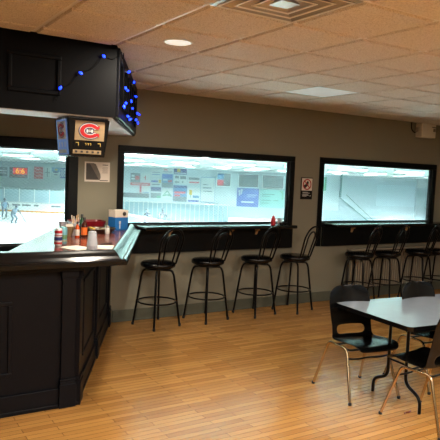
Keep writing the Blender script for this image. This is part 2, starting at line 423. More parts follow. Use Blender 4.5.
# ------------------------------------------------------------------ hanging scoreboard lamp
LX, LY, LZ = 1.585, 4.62, 2.2
lamp = thing('pub_lamp', 'black hanging scoreboard lamp with red crest on a tan panel', 'lamp', (LX,LY,LZ-.30))
ht, hb, H = .168, .140, .30
def ring(h,z): return [(-h,-h,z),(h,-h,z),(h,h,z),(-h,h,z)]
MB().frustum(ring(hb,0),ring(ht,H-.012)).build('housing', M['plastic'], lamp, bevel=.006)
MB().box(-.155,-.155,H-.012,.155,.155,H+.002).build('mounting_plate', M['metalblk'], lamp)
ang = math.atan2(ht-hb,H)
def face(ax):                                         # empty-free placement: returns location+rotation for something on a face
    pass
def on_face(name, m, pts, k, parent, side_=0, th=.003, lift=.001):
    """pts: polygon in face coords (u right, z up). side 0 = front (-y), 1 = left (-x)."""
    vs = []
    for l in (lift, lift+th):
        for u,z in pts:
            d = hb+(ht-hb)*z/(H-.012)+l
            vs.append((u,-d,z-l*.1) if side_ == 0 else (-d,-u,z-l*.1))
    n = len(pts)
    mb = MB().add(vs, [tuple(range(n-1,-1,-1)), tuple(range(n,2*n))]+[(i,(i+1)%n,n+(i+1)%n,n+i) for i in range(n)])
    return mb.build(name, m, parent)
def rect(u0,z0,u1,z1): return [(u0,z0),(u1,z0),(u1,z1),(u0,z1)]
def band(name, m, outer_, inner_, parent, side_, lift, th=.0015):
    """closed strip between two equal-length outlines"""
    n = len(outer_); vs = []
    for l in (lift, lift+th):
        for ring_ in (outer_, inner_):
            for u,z in ring_:
                d = hb+(ht-hb)*z/(H-.012)+l
                vs.append((u,-d,z) if side_ == 0 else (-d,-u,z))
    fs = []
    for i in range(n-1):
        a,b = i,i+1
        fs += [(2*n+a,2*n+b,3*n+b,3*n+a),(a,n+a,n+b,b),(a,b,2*n+b,2*n+a),(n+a,3*n+a,3*n+b,n+b)]
    return MB().add(vs,fs).build(name,m,parent)
def crest(cx, cz, s, parent, side_, lift):
    """a big letter C wrapped round a small H"""
    def arc(rx,rz,a0,a1,n=26): return [(cx+rx*math.cos(R(a0+(a1-a0)*i/n))*s, cz+rz*math.sin(R(a0+(a1-a0)*i/n))*s) for i in range(n+1)]
    A0, A1 = 32, 328
    def serif(o,g):
        return o
    band('crest_outline', M['navy'], arc(1.10,.80,A0-9,A1+9), arc(.42,.25,A0-12,A1+12), parent, side_, lift)
    band('crest_white', M['white'], arc(1.04,.74,A0-5,A1+5), arc(.50,.32,A0-6,A1+6), parent, side_, lift+.0016)
    band('crest_letter', M['red'], arc(.98,.68,A0,A1), arc(.58,.38,A0+2,A1-2), parent, side_, lift+.0032)
    for k,sg in ((0,1),(1,-1)):                       # serifs of the C
        q = [(cx+.58*s,cz+sg*.20*s),(cx+.90*s,cz+sg*.20*s),(cx+.98*s,cz+sg*.56*s),(cx+.62*s,cz+sg*.40*s)]
        on_face('crest_letter', M['red'], q if sg>0 else q[::-1], 0, parent, side_, .0015, lift+.0032)
    def cs(u0,z0,u1,z1): return rect(cx+u0*s,cz+z0*s,cx+u1*s,cz+z1*s)
    for r_ in ((-.40,-.22,-.16,.22),(.08,-.22,.34,.22),(-.18,-.09,.10,.09)):
        on_face('crest_letter', M['navy'], cs(*r_), 0, parent, side_, .0012, lift+.0032)
    for r_ in ((-.345,-.165,-.215,.165),(.135,-.165,.285,.165),(-.22,-.045,.14,.045)):
        on_face('crest_letter', M['white'], cs(*r_), 0, parent, side_, .0012, lift+.0046)
lp = on_face('logo_panel', M['tan'], rect(-.110,.125,.125,.272), 0, lamp, 0); 
crest(.006,.198,.080,lp,0,.005)
sb = on_face('score_strip', M['plastic'], rect(-.115,.068,.125,.115), 0, lamp, 0)
def seg(name, m, u0, z0, u1, z1, parent, side_): return on_face(name, m, rect(u0,z0,u1,z1), 0, parent, side_, .0012, .005)
for u in (-.088,.088):                                # dim amber score digits: a 7 either side of the clock
    seg('score_digit', M['gold'], u-.012,.103,u+.012,.108,sb,0); seg('score_digit', M['gold'], u+.007,.083,u+.012,.103,sb,0)
for u in (-.022,-.004,.016):
    seg('clock_digit', M['gold'], u-.005,.101,u+.006,.105,sb,0); seg('clock_digit', M['gold'], u+.002,.088,u+.006,.101,sb,0)
ib = on_face('indicator_strip', M['tan'], rect(-.118,.022,.108,.052), 0, lamp, 0)
for k in range(5): seg('indicator_dot', M['ink'], -.102+k*.044,.030,-.084+k*.044,.045,ib,0)
bp_ = on_face('side_panel', M['lampblue'], rect(-.128,.012,.128,.28), 0, lamp, 1)
bp_['label'] = 'blue lit side panel of the lamp'
lw = on_face('side_logo_panel', M['white'], rect(-.10,.130,.10,.265), 0, bp_, 1, .002, .004)
crest(0,.198,.074,bp_,1,.0065)
for u in (-.075,-.005,.065):
    on_face('side_digit', M['white'], rect(u-.008,.07,u+.010,.108), 0, bp_, 1, .001, .005)
on_face('side_digit', M['white'], rect(-.03,.095,-.005,.104), 0, bp_, 1, .001, .005)
on_face('side_strip', M['white'], rect(-.10,.024,.09,.05), 0, bp_, 1, .001, .005)

# ------------------------------------------------------------------ things on the walls
ps = thing('wall_notice', 'small notice with a grey photograph and text on the wall left of the middle window', 'notice', (2.43,D,1.66))
box('sheet', M['paper'], -.150,-.006,0,.150,-.001,.225, ps)
mb = MB(); pp = [(-.135,.02),(.03,.02),(.04,.05),(.035,.09),(-.02,.2),(-.045,.21),(-.135,.21)]
mb.add([(x,-.0062,z) for x,z in pp]+[(x,-.0078,z) for x,z in pp], [tuple(range(7)),tuple(range(13,6,-1))]+[(i,7+i,7+(i+1)%7,(i+1)%7) for i in range(7)]); ph = mb.build('photograph', M['photo_grey'], ps)
mb = MB(); pp = [(-.13,.03),(.015,.03),(-.04,.12),(-.09,.2),(-.13,.2)]
mb.add([(x,-.0078,z) for x,z in pp]+[(x,-.0086,z) for x,z in pp], [tuple(range(5)),tuple(range(9,4,-1))]+[(i,5+i,5+(i+1)%5,(i+1)%5) for i in range(5)]); mb.build('photo_figure', M['photo_dark'], ph)
box('heading', M['ink'], .06,-.0075,.19,.125,-.006,.198, ps)
mb = MB()
for k in range(9): mb.box(.055+.004*(k%3),-.0072,.10+k*.0085,.125-.003*(k%2),-.006,.1035+k*.0085)
mb.build('text_lines', mat('grey_ink',(165,152,140),.6), ps)
box('footer', M['photo_dark'], .03,-.0072,.012,.13,-.006,.020, ps)

sg = thing('prohibition_sign', 'small wall sign with red prohibition ring and black text band between the windows', 'sign', (5.545,D,1.50))
box('backing', M['metalblk'], -.105,-.012,0,.105,-.0005,.31, sg, bevel=.003)
box('picture_panel', M['paper'], -.095,-.0145,.125,.095,-.012,.298, sg)
mb = MB(); n=36; vs=[]
for l in (-.0146,-.0165):
    for rr in (.078,.062): vs += [(rr*math.cos(2*PI*k/n),l,.212+rr*math.sin(2*PI*k/n)) for k in range(n)]
fs=[]
for k in range(n):
    j=(k+1)%n; fs += [(2*n+k,3*n+k,3*n+j,2*n+j),(k,2*n+k,2*n+j,j),(n+k,n+j,3*n+j,3*n+k)]
mb.add(vs,fs); q=.045
mb.add([(-.052,-.0167,.255),(-.042,-.0167,.265),(.052,-.0167,.169),(.042,-.0167,.159),(-.052,-.0146,.255),(-.042,-.0146,.265),(.052,-.0146,.169),(.042,-.0146,.159)],[(0,3,2,1),(0,1,5,4),(1,2,6,5),(2,3,7,6),(3,0,4,7)])
mb.build('prohibition_ring', M['red'], sg)
mb = MB()
pp = [(-.058,.165),(-.03,.158),(-.005,.18),(.02,.2),(.028,.25),(.005,.262),(-.012,.24),(-.03,.215),(-.058,.20)]
mb.add([(x,-.0145,z) for x,z in pp]+[(x,-.0156,z) for x,z in pp], [tuple(range(9)),tuple(range(17,8,-1))]+[(i,9+i,9+(i+1)%9,(i+1)%9) for i in range(9)]); mb.build('figure', M['ink'], sg)
mb = MB()
for z,x0,x1 in ((.098,-.075,.02),(.086,-.075,.055),(.066,-.075,.03),(.054,-.08,.04),(.042,-.075,.0)): mb.box(x0,-.0135,z,x1,-.012,z+.006)
mb.box(.06,-.0135,.044,.075,-.012,.058)
mb.build('text_lines', M['white'], sg)

el = thing('emergency_light', 'white emergency light box high on the wall above the right window', 'light', (7.93,D,2.53))
box('box_body', M['whitepl'], -.17,-.13,0,.17,-.0005,.225, el, bevel=.01)
box('test_panel', M['steel'], .10,-.136,.10,.15,-.13,.15, el); box('status_slot', M['ink'], .07,-.134,.165,.16,-.13,.175, el)
MB().tube(fillet([(-.17,-.05,.10),(-.24,-.04,.06),(-.29,-.02,.12),(-.29,-.015,.24)],.05),.008,6).build('cable', M['cord'], el)
mb = MB().tube([(-.215,-.06,.08),(-.215,-.06,.15)],[.02,.03],10); mb.build('lamp_head', M['steel'], el)
mb = MB().tube([(.19,-.06,.13),(.21,-.06,.13),(.23,-.07,.12)],[.02,.02,.035],10); mb.build('lamp_head', M['steel'], el)

# ------------------------------------------------------------------ ceiling fittings
rl = thing('recessed_light', 'round white recessed light in a tile beside the black bulkhead', 'ceiling light', (2.06,3.944,CEIL-.004))
n=28
MB().lathe([(.095,-.010),(.098,-.012),(.112,-.008),(.115,.0)],n,cap=False).build('trim_ring', M['whitepl'], rl)
MB().lathe([(.0,-.0135),(.07,-.0132),(.095,-.0125)][::-1],n).build('lens', M['lens'], rl)

L_ = bpy.data.lights.new('recessed_lamp','AREA'); L_.shape='DISK'; L_.size=.18; L_.energy=44; L_.color=(1,.90,.75)
lo = bpy.data.objects.new('recessed_lamp',L_); C.objects.link(lo); lo.location=(2.06,3.944,CEIL-.03)
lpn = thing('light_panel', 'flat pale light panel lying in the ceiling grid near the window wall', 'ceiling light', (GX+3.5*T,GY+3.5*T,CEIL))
MB().box(-.29,-.29,-.004,.29,.29,.002).build('lens_sheet', mat('prismatic_lens',(238,246,246),.4,bump=.3,bscale=60,emit=(235,250,250),estr=.14), lpn)  # panel is off; faint glow added in place of reflected window light
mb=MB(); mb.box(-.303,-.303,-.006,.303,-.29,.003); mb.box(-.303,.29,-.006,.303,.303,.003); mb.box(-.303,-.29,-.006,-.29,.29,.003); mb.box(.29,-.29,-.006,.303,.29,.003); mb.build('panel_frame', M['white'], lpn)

av = thing('air_diffuser', 'square metal four way air diffuser in the ceiling grid', 'air vent', (GX-.5*T,GY-.5*T,CEIL))
def sq(h,z): return [(-h,-h,z),(h,-h,z),(h,h,z),(-h,h,z)]
mb=MB()
def skirt(mb,h0,z0,h1,z1,t=.004):
    a=sq(h0,z0)+sq(h1,z1)+sq(h1-t,z1+t)+sq(h0-t,z0+t)
    fs=[]
    for i in range(4):
        j=(i+1)%4; fs += [(i,j,4+j,4+i),(4+i,4+j,8+j,8+i),(8+i,8+j,12+j,12+i),(12+i,12+j,j,i)]
    mb.add(a,fs)
skirt(mb,.303,-.006,.272,-.010); mb.build('outer_frame', M['perf'], av)
for h0,h1 in ((.268,.20),(.196,.13),(.126,.07)):
    mb=MB(); skirt(mb,h0,-.014,h1,.03); v_=mb.build('vane', M['perf'], av)
    mb=MB(); skirt(mb,h0+.006,-.016,h0-.008,-.0155,.003); mb.build('vane_rim', M['whitepl'], v_)
mb=MB(); mb.add(sq(.062,-.012)+sq(.03,.02),[(3,2,1,0),(4,5,6,7)]+[(i,(i+1)%4,4+(i+1)%4,4+i) for i in range(4)]); mb.build('centre_cone', M['perf'], av)
MB().box(-.3,-.3,.045,.3,.3,.05).build('duct_plate', M['perf'], av)

# warm downlights in the part of the room behind the camera
dl = None
for k,(x,y) in enumerate(LAMPS):
    nm = 'warm ceiling downlight %s'%(['over the left of the room behind the viewer','straight behind the viewer','behind the viewer right of centre','toward the right wall','in the far left rear of the room','in the far right rear of the room'][k])
    if dl is None:
        dl = thing('downlight', nm, 'ceiling light', (x,y,CEIL-.004), group='warm ceiling downlights')
        MB().lathe([(.112,-.010),(.115,-.012),(.128,-.008),(.13,0)],24,cap=False).build('trim_ring', M['whitepl'], dl)
        MB().lathe([(.114,-.012),(.06,-.0115),(.0,-.011)],24).build('lens', M['lampglow'], dl)
    else: dup(dl,(x,y,CEIL-.004),0,nm,'warm ceiling downlights')
    L_ = bpy.data.lights.new('downlight_lamp','AREA'); L_.shape='DISK'; L_.size=.2; L_.energy=(92,84,80,66,66,66)[k]; L_.color=((1,.91,.78),(1,.92,.80),(1,.92,.80),(1,.94,.87),(1,.96,.91),(1,.96,.91))[k]
    lo = bpy.data.objects.new('downlight_lamp',L_); C.objects.link(lo); lo.location=(x,y,CEIL-.03)
# ------------------------------------------------------------------ barstools
def make_stool(label, loc, rz, group):
    t = thing('barstool', label, 'barstool', loc, rz, group)
    MB().lathe([(0,.695),(.17,.695),(.198,.703),(.206,.722),(.203,.742),(.185,.757),(.12,.763),(0,.765)],28).build('seat', M['vinyl'], t)
    MB().lathe([(.0,.672),(.15,.672),(.16,.68),(.16,.694),(.0,.694)],20).build('swivel_plate', M['metalblk'], t)
    for a in (45,135,225,315):
        ca,sa = math.cos(R(a)),math.sin(R(a))
        pts = [(ca*r_,sa*r_,z) for r_,z in ((.05,.660),(.165,.658),(.19,.60),(.275,.012))]
        l = MB().tube(fillet(pts,.05),.0132,8).build('leg', M['metalblk'], t)
        MB().lathe([(.0135,0),(.016,.004),(.0155,.03),(.012,.036)],10,(ca*.276,sa*.276,0)).build('foot_cap', M['rubber'], l)
    MB().tube([(.225*math.cos(2*PI*k/32),.225*math.sin(2*PI*k/32),.29) for k in range(32)],.0095,8,True).build('foot_ring', M['metalblk'], t)
    def hoop(w, zt, n=22):
        pts=[]; z0=.74; zs=zt-w*1.0
        def yy(z): return -.155-(z-.74)*.30
        for k in range(8):
            z=z0+(zs-z0)*k/8; pts.append((-w*(.82+.18*k/8),yy(z),z))
        for k in range(n+1):
            a=PI-PI*k/n; z=zs+w*1.0*math.sin(a); pts.append((w*math.cos(a),yy(z),z))
        for k in range(7,-1,-1):
            z=z0+(zs-z0)*k/8; pts.append((w*(.82+.18*k/8),yy(z),z))
        return pts
    MB().tube(hoop(.165,1.165),.012,8).build('back_hoop', M['metalblk'], t)
    MB().tube(hoop(.088,1.095),.010,8).build('inner_hoop', M['metalblk'], t)
    return t
SR = R(14)
G1='barstools along the middle window counter'; G2='barstools along the right window counter'
s0 = make_stool('black metal barstool nearest the bar, first from the left under the middle window', (3.085,6.205,0), SR, G1)
for x,y,l,g,r in ((3.785,6.24,'black metal barstool second from the bar under the middle window',G1,15),(4.53,6.245,'black metal barstool third from the bar under the middle window',G1,12),
    (5.16,6.23,'black metal barstool at the right end of the middle counter, beside the prohibition sign wall',G1,20),
    (6.30,6.16,'black metal barstool leftmost of those under the right window',G2,18),(6.86,6.15,'black metal barstool second from left under the right window',G2,14),
    (7.58,6.16,'black metal barstool third from left under the right window',G2,17),(8.05,6.12,'black metal barstool rightmost under the right window, cut by the picture edge',G2,14)):
    dup(s0,(x,y,0),R(r),l,g)

# radiator below the right window
rd = thing('radiator', 'beige ribbed wall radiator behind the stools under the right window', 'radiator', (7.26,D,0))
box('back_panel', mat('radiator_gap_shade', (52,48,42), .7), -.86,-.06,.155,.86,-.0165,.74, rd)  # shade between the ribs painted in as a dark back panel
mb=MB()
for k in range(34):
    x=-.845+k*.05; mb.box(x,-.105,.17,x+.022,-.06,.72)
mb.build('ribs', M['radiator'], rd, bevel=.003)
box('top_grille', M['radiator'], -.87,-.11,.74,.87,-.0165,.765, rd, bevel=.004)

# ------------------------------------------------------------------ folding table
tb = thing('folding_table', 'rectangular folding table with grey top and black edge', 'table', (0,0,0))
c0 = Vector((3.515,2.88)); tr = R(-4.5); TLn, TWd = 1.83, .9
tb.location = (c0.x,c0.y,0); tb.rotation_euler.z = tr
def rrect(x0,y0,x1,y1,r,n=5):
    out=[]
    for cx,cy,a in ((x1-r,y0+r,-90),(x1-r,y1-r,0),(x0+r,y1-r,90),(x0+r,y0+r,180)):
        for k in range(n+1): out.append((cx+r*math.cos(R(a+90*k/n)),cy+r*math.sin(R(a+90*k/n))))
    return out
MB().prism(rrect(.006,.006,TLn-.006,TWd-.006,.05),.735,.7415).build('table_top', M['laminate'], tb)
mb=MB(); o_=rrect(0,0,TLn,TWd,.055); i_=rrect(.0065,.0065,TLn-.0065,TWd-.0065,.05); n=len(o_)
vs=[(x,y,z) for z in (.705,.7405) for x,y in o_]+[(x,y,z) for z in (.705,.7405) for x,y in i_]
fs=[]
for i in range(n):
    j=(i+1)%n; fs+=[(i,j,n+j,n+i),(n+i,n+j,3*n+j,3*n+i),(2*n+j,2*n+i,3*n+i,3*n+j),(j,i,2*n+i,2*n+j)]
mb.add(vs,fs); mb.build('edge_band', M['rail'], tb)
MB().prism(rrect(.0065,.0065,TLn-.0065,TWd-.0065,.05),.712,.735).build('underside', M['metalblk'], tb)
MB().box(.10,.06,.675,TLn-.1,.085,.712).box(.10,TWd-.085,.675,TLn-.1,TWd-.06,.712).build('apron_rail', M['metalblk'], tb)
for X in (.275,TLn-.275):
    cy=TWd*.42
    MB().tube([(X,.085,.69),(X,TWd-.085,.69)],.013,8).build('leg_bar', M['metalblk'], tb)
    for sg_ in (-1,1):
        l=MB().tube(fillet([(X,cy+sg_*.10,.69),(X,cy+sg_*.10,.19),(X,cy+sg_*.265,.12),(X,cy+sg_*.265,.0)],.06),.0135,8).build('leg', M['metalblk'], tb)
    MB().tube([(X,cy-.10,.34),(X,cy+.10,.34)],.009,8).build('stretcher', M['metalblk'], tb)

# ------------------------------------------------------------------ shell chairs
def make_chair(label, loc, rz, group):
    t = thing('shell_chair', label, 'chair', loc, rz, group)
    prof=[(.285,.425),(.278,.45),(.235,.458),(.16,.452),(.08,.442),(.0,.436),(-.06,.438),(-.10,.450),(-.120,.478),(-.142,.552),(-.153,.595),(-.164,.64),(-.177,.70),(-.189,.76),(-.199,.815),(-.206,.86),(-.211,.888)]
    hw  =[.18,.205,.222,.228,.228,.225,.220,.216,.208,.206,.208,.212,.215,.216,.21,.188,.125]
    U=[-1,-.9,-.70,-.36,-.12,.12,.36,.70,.9,1]
    vs=[];fs=[];nu=len(U)
    for i,((y,z),w) in enumerate(zip(prof,hw)):
        k=min(1,max(0,(i-5)/4))
        for u in U:
            up=(u*u*u*u)*.028*(1-k)*(1 if i>1 else .3); fw=(u*u)*.045*k
            vs.append((u*w,y+fw,z+up))
    for i in range(len(prof)-1):
        for j in range(nu-1):
            if i == 8 and 1 < j < nu-3: continue
            fs.append((i*nu+j,i*nu+j+1,(i+1)*nu+j+1,(i+1)*nu+j))
    mb=MB(); mb.add(vs,fs,True); s=mb.build('shell', M['plastic'], t)
    m=s.modifiers.new('thick','SOLIDIFY'); m.thickness=.009; m.offset=0
    m=s.modifiers.new('smooth','SUBSURF'); m.levels=2; m.render_levels=2
    for sx in (-1,1):
        pts=[(sx*.252,-.265,.012),(sx*.205,-.13,.418),(sx*.205,.125,.418),(sx*.248,.262,.012)]
        l=MB().tube(fillet(pts,.045),.0115,8).build('leg_frame', M['brass'], t)
        for y,x in ((-.266,.2525),(.263,.2485)):
            MB().lathe([(.012,0),(.0145,.003),(.014,.02),(.011,.024)],10,(sx*x,y,0)).build('foot_cap', M['rubber'], l)
    for y,z in ((-.10,.405),(.09,.405)):
        MB().tube(fillet([(-.205,y,.415),(-.15,y,z-.012),(.15,y,z-.012),(.205,y,.415)],.03),.009,8).build('cross_bar', M['metalblk'], t)
    MB().tube(fillet([(-.213,.15,.345),(-.1,.15,.335),(0,.15,.345),(.1,.15,.335),(.213,.15,.345)],.05),.0075,8).build('stretcher', M['metalblk'], t)
    return t
GC='shell chairs around the folding table'
c1=make_chair('black shell chair with oval slot at the left far corner of the folding table', (3.70,3.57,0), R(172), GC)
dup(c1,(4.49,3.47,0),R(177),'black shell chair behind the folding table, only its backrest top showing above',GC)
dup(c1,(3.775,2.86,0),R(3),'black shell chair in front of the folding table, seen from behind at the picture edge',GC)

# ------------------------------------------------------------------ things on the bar
BT=1.135
def can(name,label,loc,body,band_,rot=0):
    t=thing(name,label,'can',loc,rot)
    MB().lathe([(.024,0),(.030,.006),(.033,.014),(.033,.142),(.027,.154),(.0255,.156)],18).build('can_body', body, t)
    MB().lathe([(.0255,.1562),(.024,.1535),(.0,.1535)],18).build('lid', M['chrome'], t)
    for z0,z1,m in band_:
        MB().lathe([(.0332,z0),(.0335,z0+.001),(.0335,z1-.001),(.0332,z1)],18).build('printed_band', m, t)
    return t
can('drink_can','red white and navy drink can at the left on the bar',(1.536,5.02,BT),mat('can_white',(205,205,205),.3,.3),[(.112,.136,M['red']),(.09,.097,M['red']),(.05,.08,M['navy']),(.02,.036,M['red'])])
can('drink_can','teal blue drink can behind the red one on the bar',(1.615,5.13,BT),mat('can_teal',(110,165,175),.3,.3),[(.05,.085,mat('can_green',(90,130,90),.4)),(.03,.036,M['gold'])])
cs=thing('plastic_cup_stack','upside down stack of clear plastic cups at the front of the bar','cups',(1.717,4.685,BT))
for k in range(4):
    MB().lathe([(.046-.001*k,.0+k*.012),(.047,.003+k*.012),(.044,.008+k*.012),(.032,.122+k*.012),(.030,.125+k*.012),(0,.125+k*.012)],20).build('cup', M['clearplastic'], cs)
def sheet(label,x,y,rz,w,l,z):
    t=MB().box(-w/2,-l/2,0,w/2,l/2,.002).build('paper_sheet', M['paper'], None, loc=(x,y,z), rotz=rz); return tag(t,label,'paper')
sheet('white paper sheet lying on the bar left of the cup stack',1.655,4.86,R(20),.2,.26,BT)
sheet('white paper sheet lying on the bar right of the cup stack near the rail',1.885,4.86,R(-25),.17,.26,BT)
pen=MB().tube([(-.07,0,.006),(.07,0,.006)],.005,6).build('pen',M['ink'],None,loc=(1.985,5.05,BT),rotz=R(25)); tag(pen,'dark pen lying on the bar near the bright rail','pen')
def bottle(label,loc,h,r,glass,lab,cap,cat='bottle'):
    t=thing('sauce_bottle',label,cat,loc)
    MB().lathe([(r*.9,0),(r,.006),(r,h*.55),(r*.85,h*.66),(r*.38,h*.78),(r*.36,h*.86)],16).build('bottle_body',glass,t)
    MB().lathe([(r*1.015,h*.12),(r*1.02,h*.13),(r*1.02,h*.49),(r*1.015,h*.5)],16).build('bottle_label',lab,t)
    MB().lathe([(r*.46,h*.84),(r*.46,h*.98),(r*.38,h)],12).build('cap',cap,t)
    return t
bottle('small hot sauce bottle with white label and black cap on the bar',(1.905,5.62,BT),.155,.023,M['sauce'],M['paper'],M['ink'])
bottle('dark sauce bottle with orange label beside the small hot sauce bottle',(1.975,5.62,BT),.195,.03,M['brownglass'],mat('orange_label',(226,110,36),.5),M['ink'])
bottle('green bottle with dark cap standing behind the sauce bottles',(2.02,5.82,BT),.21,.03,mat('green_glass',(22,60,36),.15),M['ink'],M['ink'])
sh=thing('salt_shaker','white salt shaker with steel cap on the bar in front of the food tray','shaker',(2.31,5.86,BT))
MB().lathe([(.024,0),(.026,.004),(.024,.055),(.021,.065)],16).build('jar',M['white'],sh); MB().lathe([(.0215,.065),(.022,.08),(.012,.09),(0,.091)],16).build('cap',M['steel'],sh)
hd=thing('straw_cup','clear cup holding wooden stirrers and straws on the bar','cup',(1.94,5.80,BT))
MB().lathe([(.034,0),(.046,.12),(.047,.122),(.044,.12),(.032,.004),(0,.004)],18).build('cup',M['clearplastic'],hd)
random.seed(3)
for k in range(8):
    a=2*PI*k/8; MB().tube([(.012*math.cos(a),.012*math.sin(a),.006),(.035*math.cos(a),.035*math.sin(a),.2+random.uniform(-.03,.02))],.004,5).build('stirrer',M['wood'] if k%2 else M['paper'],hd)
c2=thing('clear_cup','clear plastic cup at the back left of the condiments','cup',(1.84,5.86,BT))
MB().lathe([(.032,0),(.042,.13),(.043,.131),(.040,.13),(.030,.004),(0,.004)],18).build('cup',M['clearplastic'],c2)
nc=thing('napkin_cone','brown paper cup of folded napkins left of the sauce bottles','paper cup',(1.85,5.70,BT))
MB().lathe([(.02,0),(.055,.10),(.056,.102),(.052,.10),(.018,.004),(0,.004)],16).build('paper_cone',M['tan'],nc)
for k in range(3):
    MB().box(-.035+.01*k,-.012+.012*k,.03,.03+.008*k,-.008+.012*k,.125-.01*k).build('napkin',M['paper'],nc)
bk_=thing('red_basket','dark red plastic basket at the wall end of the bar','basket',(2.25,6.33,BT),R(-4))
o1=rrect(-.165,-.10,.165,.10,.05); o2=rrect(-.20,-.13,.20,.13,.06); i1=rrect(-.155,-.09,.155,.09,.045); i2=rrect(-.192,-.122,.192,.122,.055); n=len(o1)
mb=MB(); vs=[(x,y,0) for x,y in o1]+[(x,y,.10) for x,y in o2]+[(x,y,.10) for x,y in i2]+[(x,y,.006) for x,y in i1]
fs=[tuple(range(n-1,-1,-1)),tuple(range(3*n,4*n))]
for i in range(n):
    j=(i+1)%n; fs+=[(i,j,n+j,n+i),(n+i,n+j,2*n+j,2*n+i),(2*n+i,2*n+j,3*n+j,3*n+i)]
mb.add(vs,fs); mb.build('basket_shell',M['darkred'],bk_)
tr_=thing('food_tray','oval steel tray of small packets near the wall end of the bar','tray',(2.26,5.99,BT),R(10))
mb=MB().lathe([(.13,0),(.17,.045),(.178,.046),(.172,.05),(.132,.006),(0,.006)],24); mb.v=[(x*1.15,y*.8,z) for x,y,z in mb.v]; mb.build('tray_shell',M['steel'],tr_)
random.seed(5)
pk=None
for k in range(12):
    x,y=random.uniform(-.10,.10),random.uniform(-.05,.05)
    m_=[M['paper'],mat('packet_yellow',(220,185,90),.5),M['white'],M['tan']][k%4]
    o=MB().box(-.03,-.02,0,.03,.02,.012).build('condiment_packet',m_,None,bevel=.003)
    ca,sa=math.cos(R(10)),math.sin(R(10)); o.location=(2.26+x*ca-y*sa,5.99+x*sa+y*ca,BT+.008+.013*(k//3)); o.rotation_euler=(random.uniform(-.2,.2),random.uniform(-.2,.2),random.uniform(0,3))
    tag(o,'small condiment packet heaped in the oval steel tray on the bar','packet','condiment packets in the tray')
tb_=thing('napkin_box','blue and white carton with a tissue slot at the wall end of the bar','box',(2.585,6.24,BT),R(12))
box('carton',M['blue'],-.085,-.07,0,.085,.07,.145,tb_,bevel=.002)
box('top_flap_band',mat('carton_cream',(214,200,186),.6),-.0852,-.0702,.145,.0852,.0702,.225,tb_,bevel=.002)
MB().lathe([(0,0),(.022,.001),(.024,.004),(0,.005)],14).build('printed_spot',M['photo_dark'],tb_).matrix_basis=Matrix.Translation((.03,-.0702,.185))@Matrix.Rotation(R(90),4,'X')
mb=MB(); mb.box(-.03,-.0715,.02,-.018,-.0702,.10); mb.box(-.036,-.0715,.075,-.012,-.0702,.105); mb.build('printed_fork',M['white'],tb_)

# ketchup bottle and glass on the middle counter
kb=thing('ketchup_bottle','red squeeze bottle on the middle window counter','bottle',(4.86,6.36,1.16))
MB().lathe([(.028,0),(.032,.006),(.032,.075),(.024,.095),(.016,.10)],16).build('bottle_body',M['redsauce'],kb); MB().lathe([(.017,.10),(.017,.112),(.008,.116),(.005,.124)],12).build('nozzle_cap',M['redsauce'],kb)
gl=thing('condiment_jar','small clear jar right of the red squeeze bottle','jar',(4.985,6.38,1.16))
MB().lathe([(.028,0),(.038,.07),(.04,.085),(.037,.083),(.026,.006),(0,.006)],16).build('jar_body',M['clearplastic'],gl)
dk=thing('dark_dish','small black dish in front of the red squeeze bottle','dish',(4.96,6.31,1.16))
MB().lathe([(.025,0),(.034,.03),(.031,.03),(.022,.005),(0,.005)],14).build('dish_bowl',M['plastic'],dk)

st=MB().tube(fillet([(0,0,.004),(.025,.02,.004),(.06,.005,.004),(.09,.02,.004)],.02),.004,6).build('red_straw',M['darkred'],None,loc=(3.69,3.02,0)); tag(st,'scrap of red straw lying on the floor under the table','litter')

#ARENA-BEGIN
# ------------------------------------------------------------------ the rink hall beyond the windows (one storey lower)
AR = -.5628                                          # the hall stands at an angle to the bar
ca_, sa_ = math.cos(AR), math.sin(AR)
def aw(a,d,z): return (a*ca_-d*sa_, a*sa_+d*ca_, z)
def amat(name, rgb, rough=.5, metal=0, k=.5, **kw):        # hall colours, given as albedo after a scale
    l = [c*k for c in lin(rgb)]
    return mat(name, tuple(255*(12.92*c if c <= .0031308 else 1.055*c**(1/2.4)-.055) for c in l), rough, metal, **kw)
M['ice'] = amat('ice', (232,246,250), .3, k=.85, noise=.03, nscale=.4)
M['hall'] = amat('hall_wall_paint', (196,220,226), .7, noise=.02, nscale=.3)
M['hall2'] = amat('hall_wall_grey', (176,202,212), .7)
M['roof'] = amat('hall_ceiling', (190,210,202), .8, k=1.0, noise=.08, nscale=.5)
M['board'] = amat('rink_board_white', (226,238,238), .4, k=.75)
M['yellow'] = amat('kick_plate_yellow', (238,156,20), .5)
M['post'] = amat('stanchion_white', (222,234,234), .4)
M['teal_dk'] = amat('teal_grey', (112,148,146), .6, noise=.25, nscale=1.2)
M['shield'] = amat('rink_shield', (176,212,224), .12)
M['adwhite'] = amat('banner_white', (214,230,232), .6)
M['adgrey'] = amat('banner_grey', (128,150,158), .6, k=.36, noise=.25, nscale=3)
M['adred'] = amat('banner_red', (222,88,96), .6, k=.36)
M['adblue'] = amat('banner_blue', (70,110,190), .6, k=.36)
M['adsky'] = amat('banner_sky', (110,170,215), .6, k=.36)
M['adteal'] = amat('banner_teal', (150,222,216), .6, k=.36)
M['adnavy'] = amat('banner_navy', (60,84,140), .6, k=.36)
M['adgreen'] = amat('banner_green', (96,190,150), .6, k=.36)
M['adyellow'] = amat('banner_yellow', (236,206,70), .6, k=.36)
M['dkteal'] = amat('dark_teal', (34,104,104), .6)
M['scorebk'] = amat('scoreboard_black', (60,72,76), .5)
M['digits'] = amat('score_digits', (255,200,70), .5, emit=(255,190,60), estr=1.2)
M['scorered'] = amat('score_red', (230,60,50), .5, emit=(235,50,40), estr=.5)
M['arenalamp'] = mat('arena_lamp_lens', (255,255,255), .5, emit=(250,255,252), estr=640)
M['winmesh'] = amat('window_mesh', (52,76,80), .5, noise=.35, nscale=2.5)

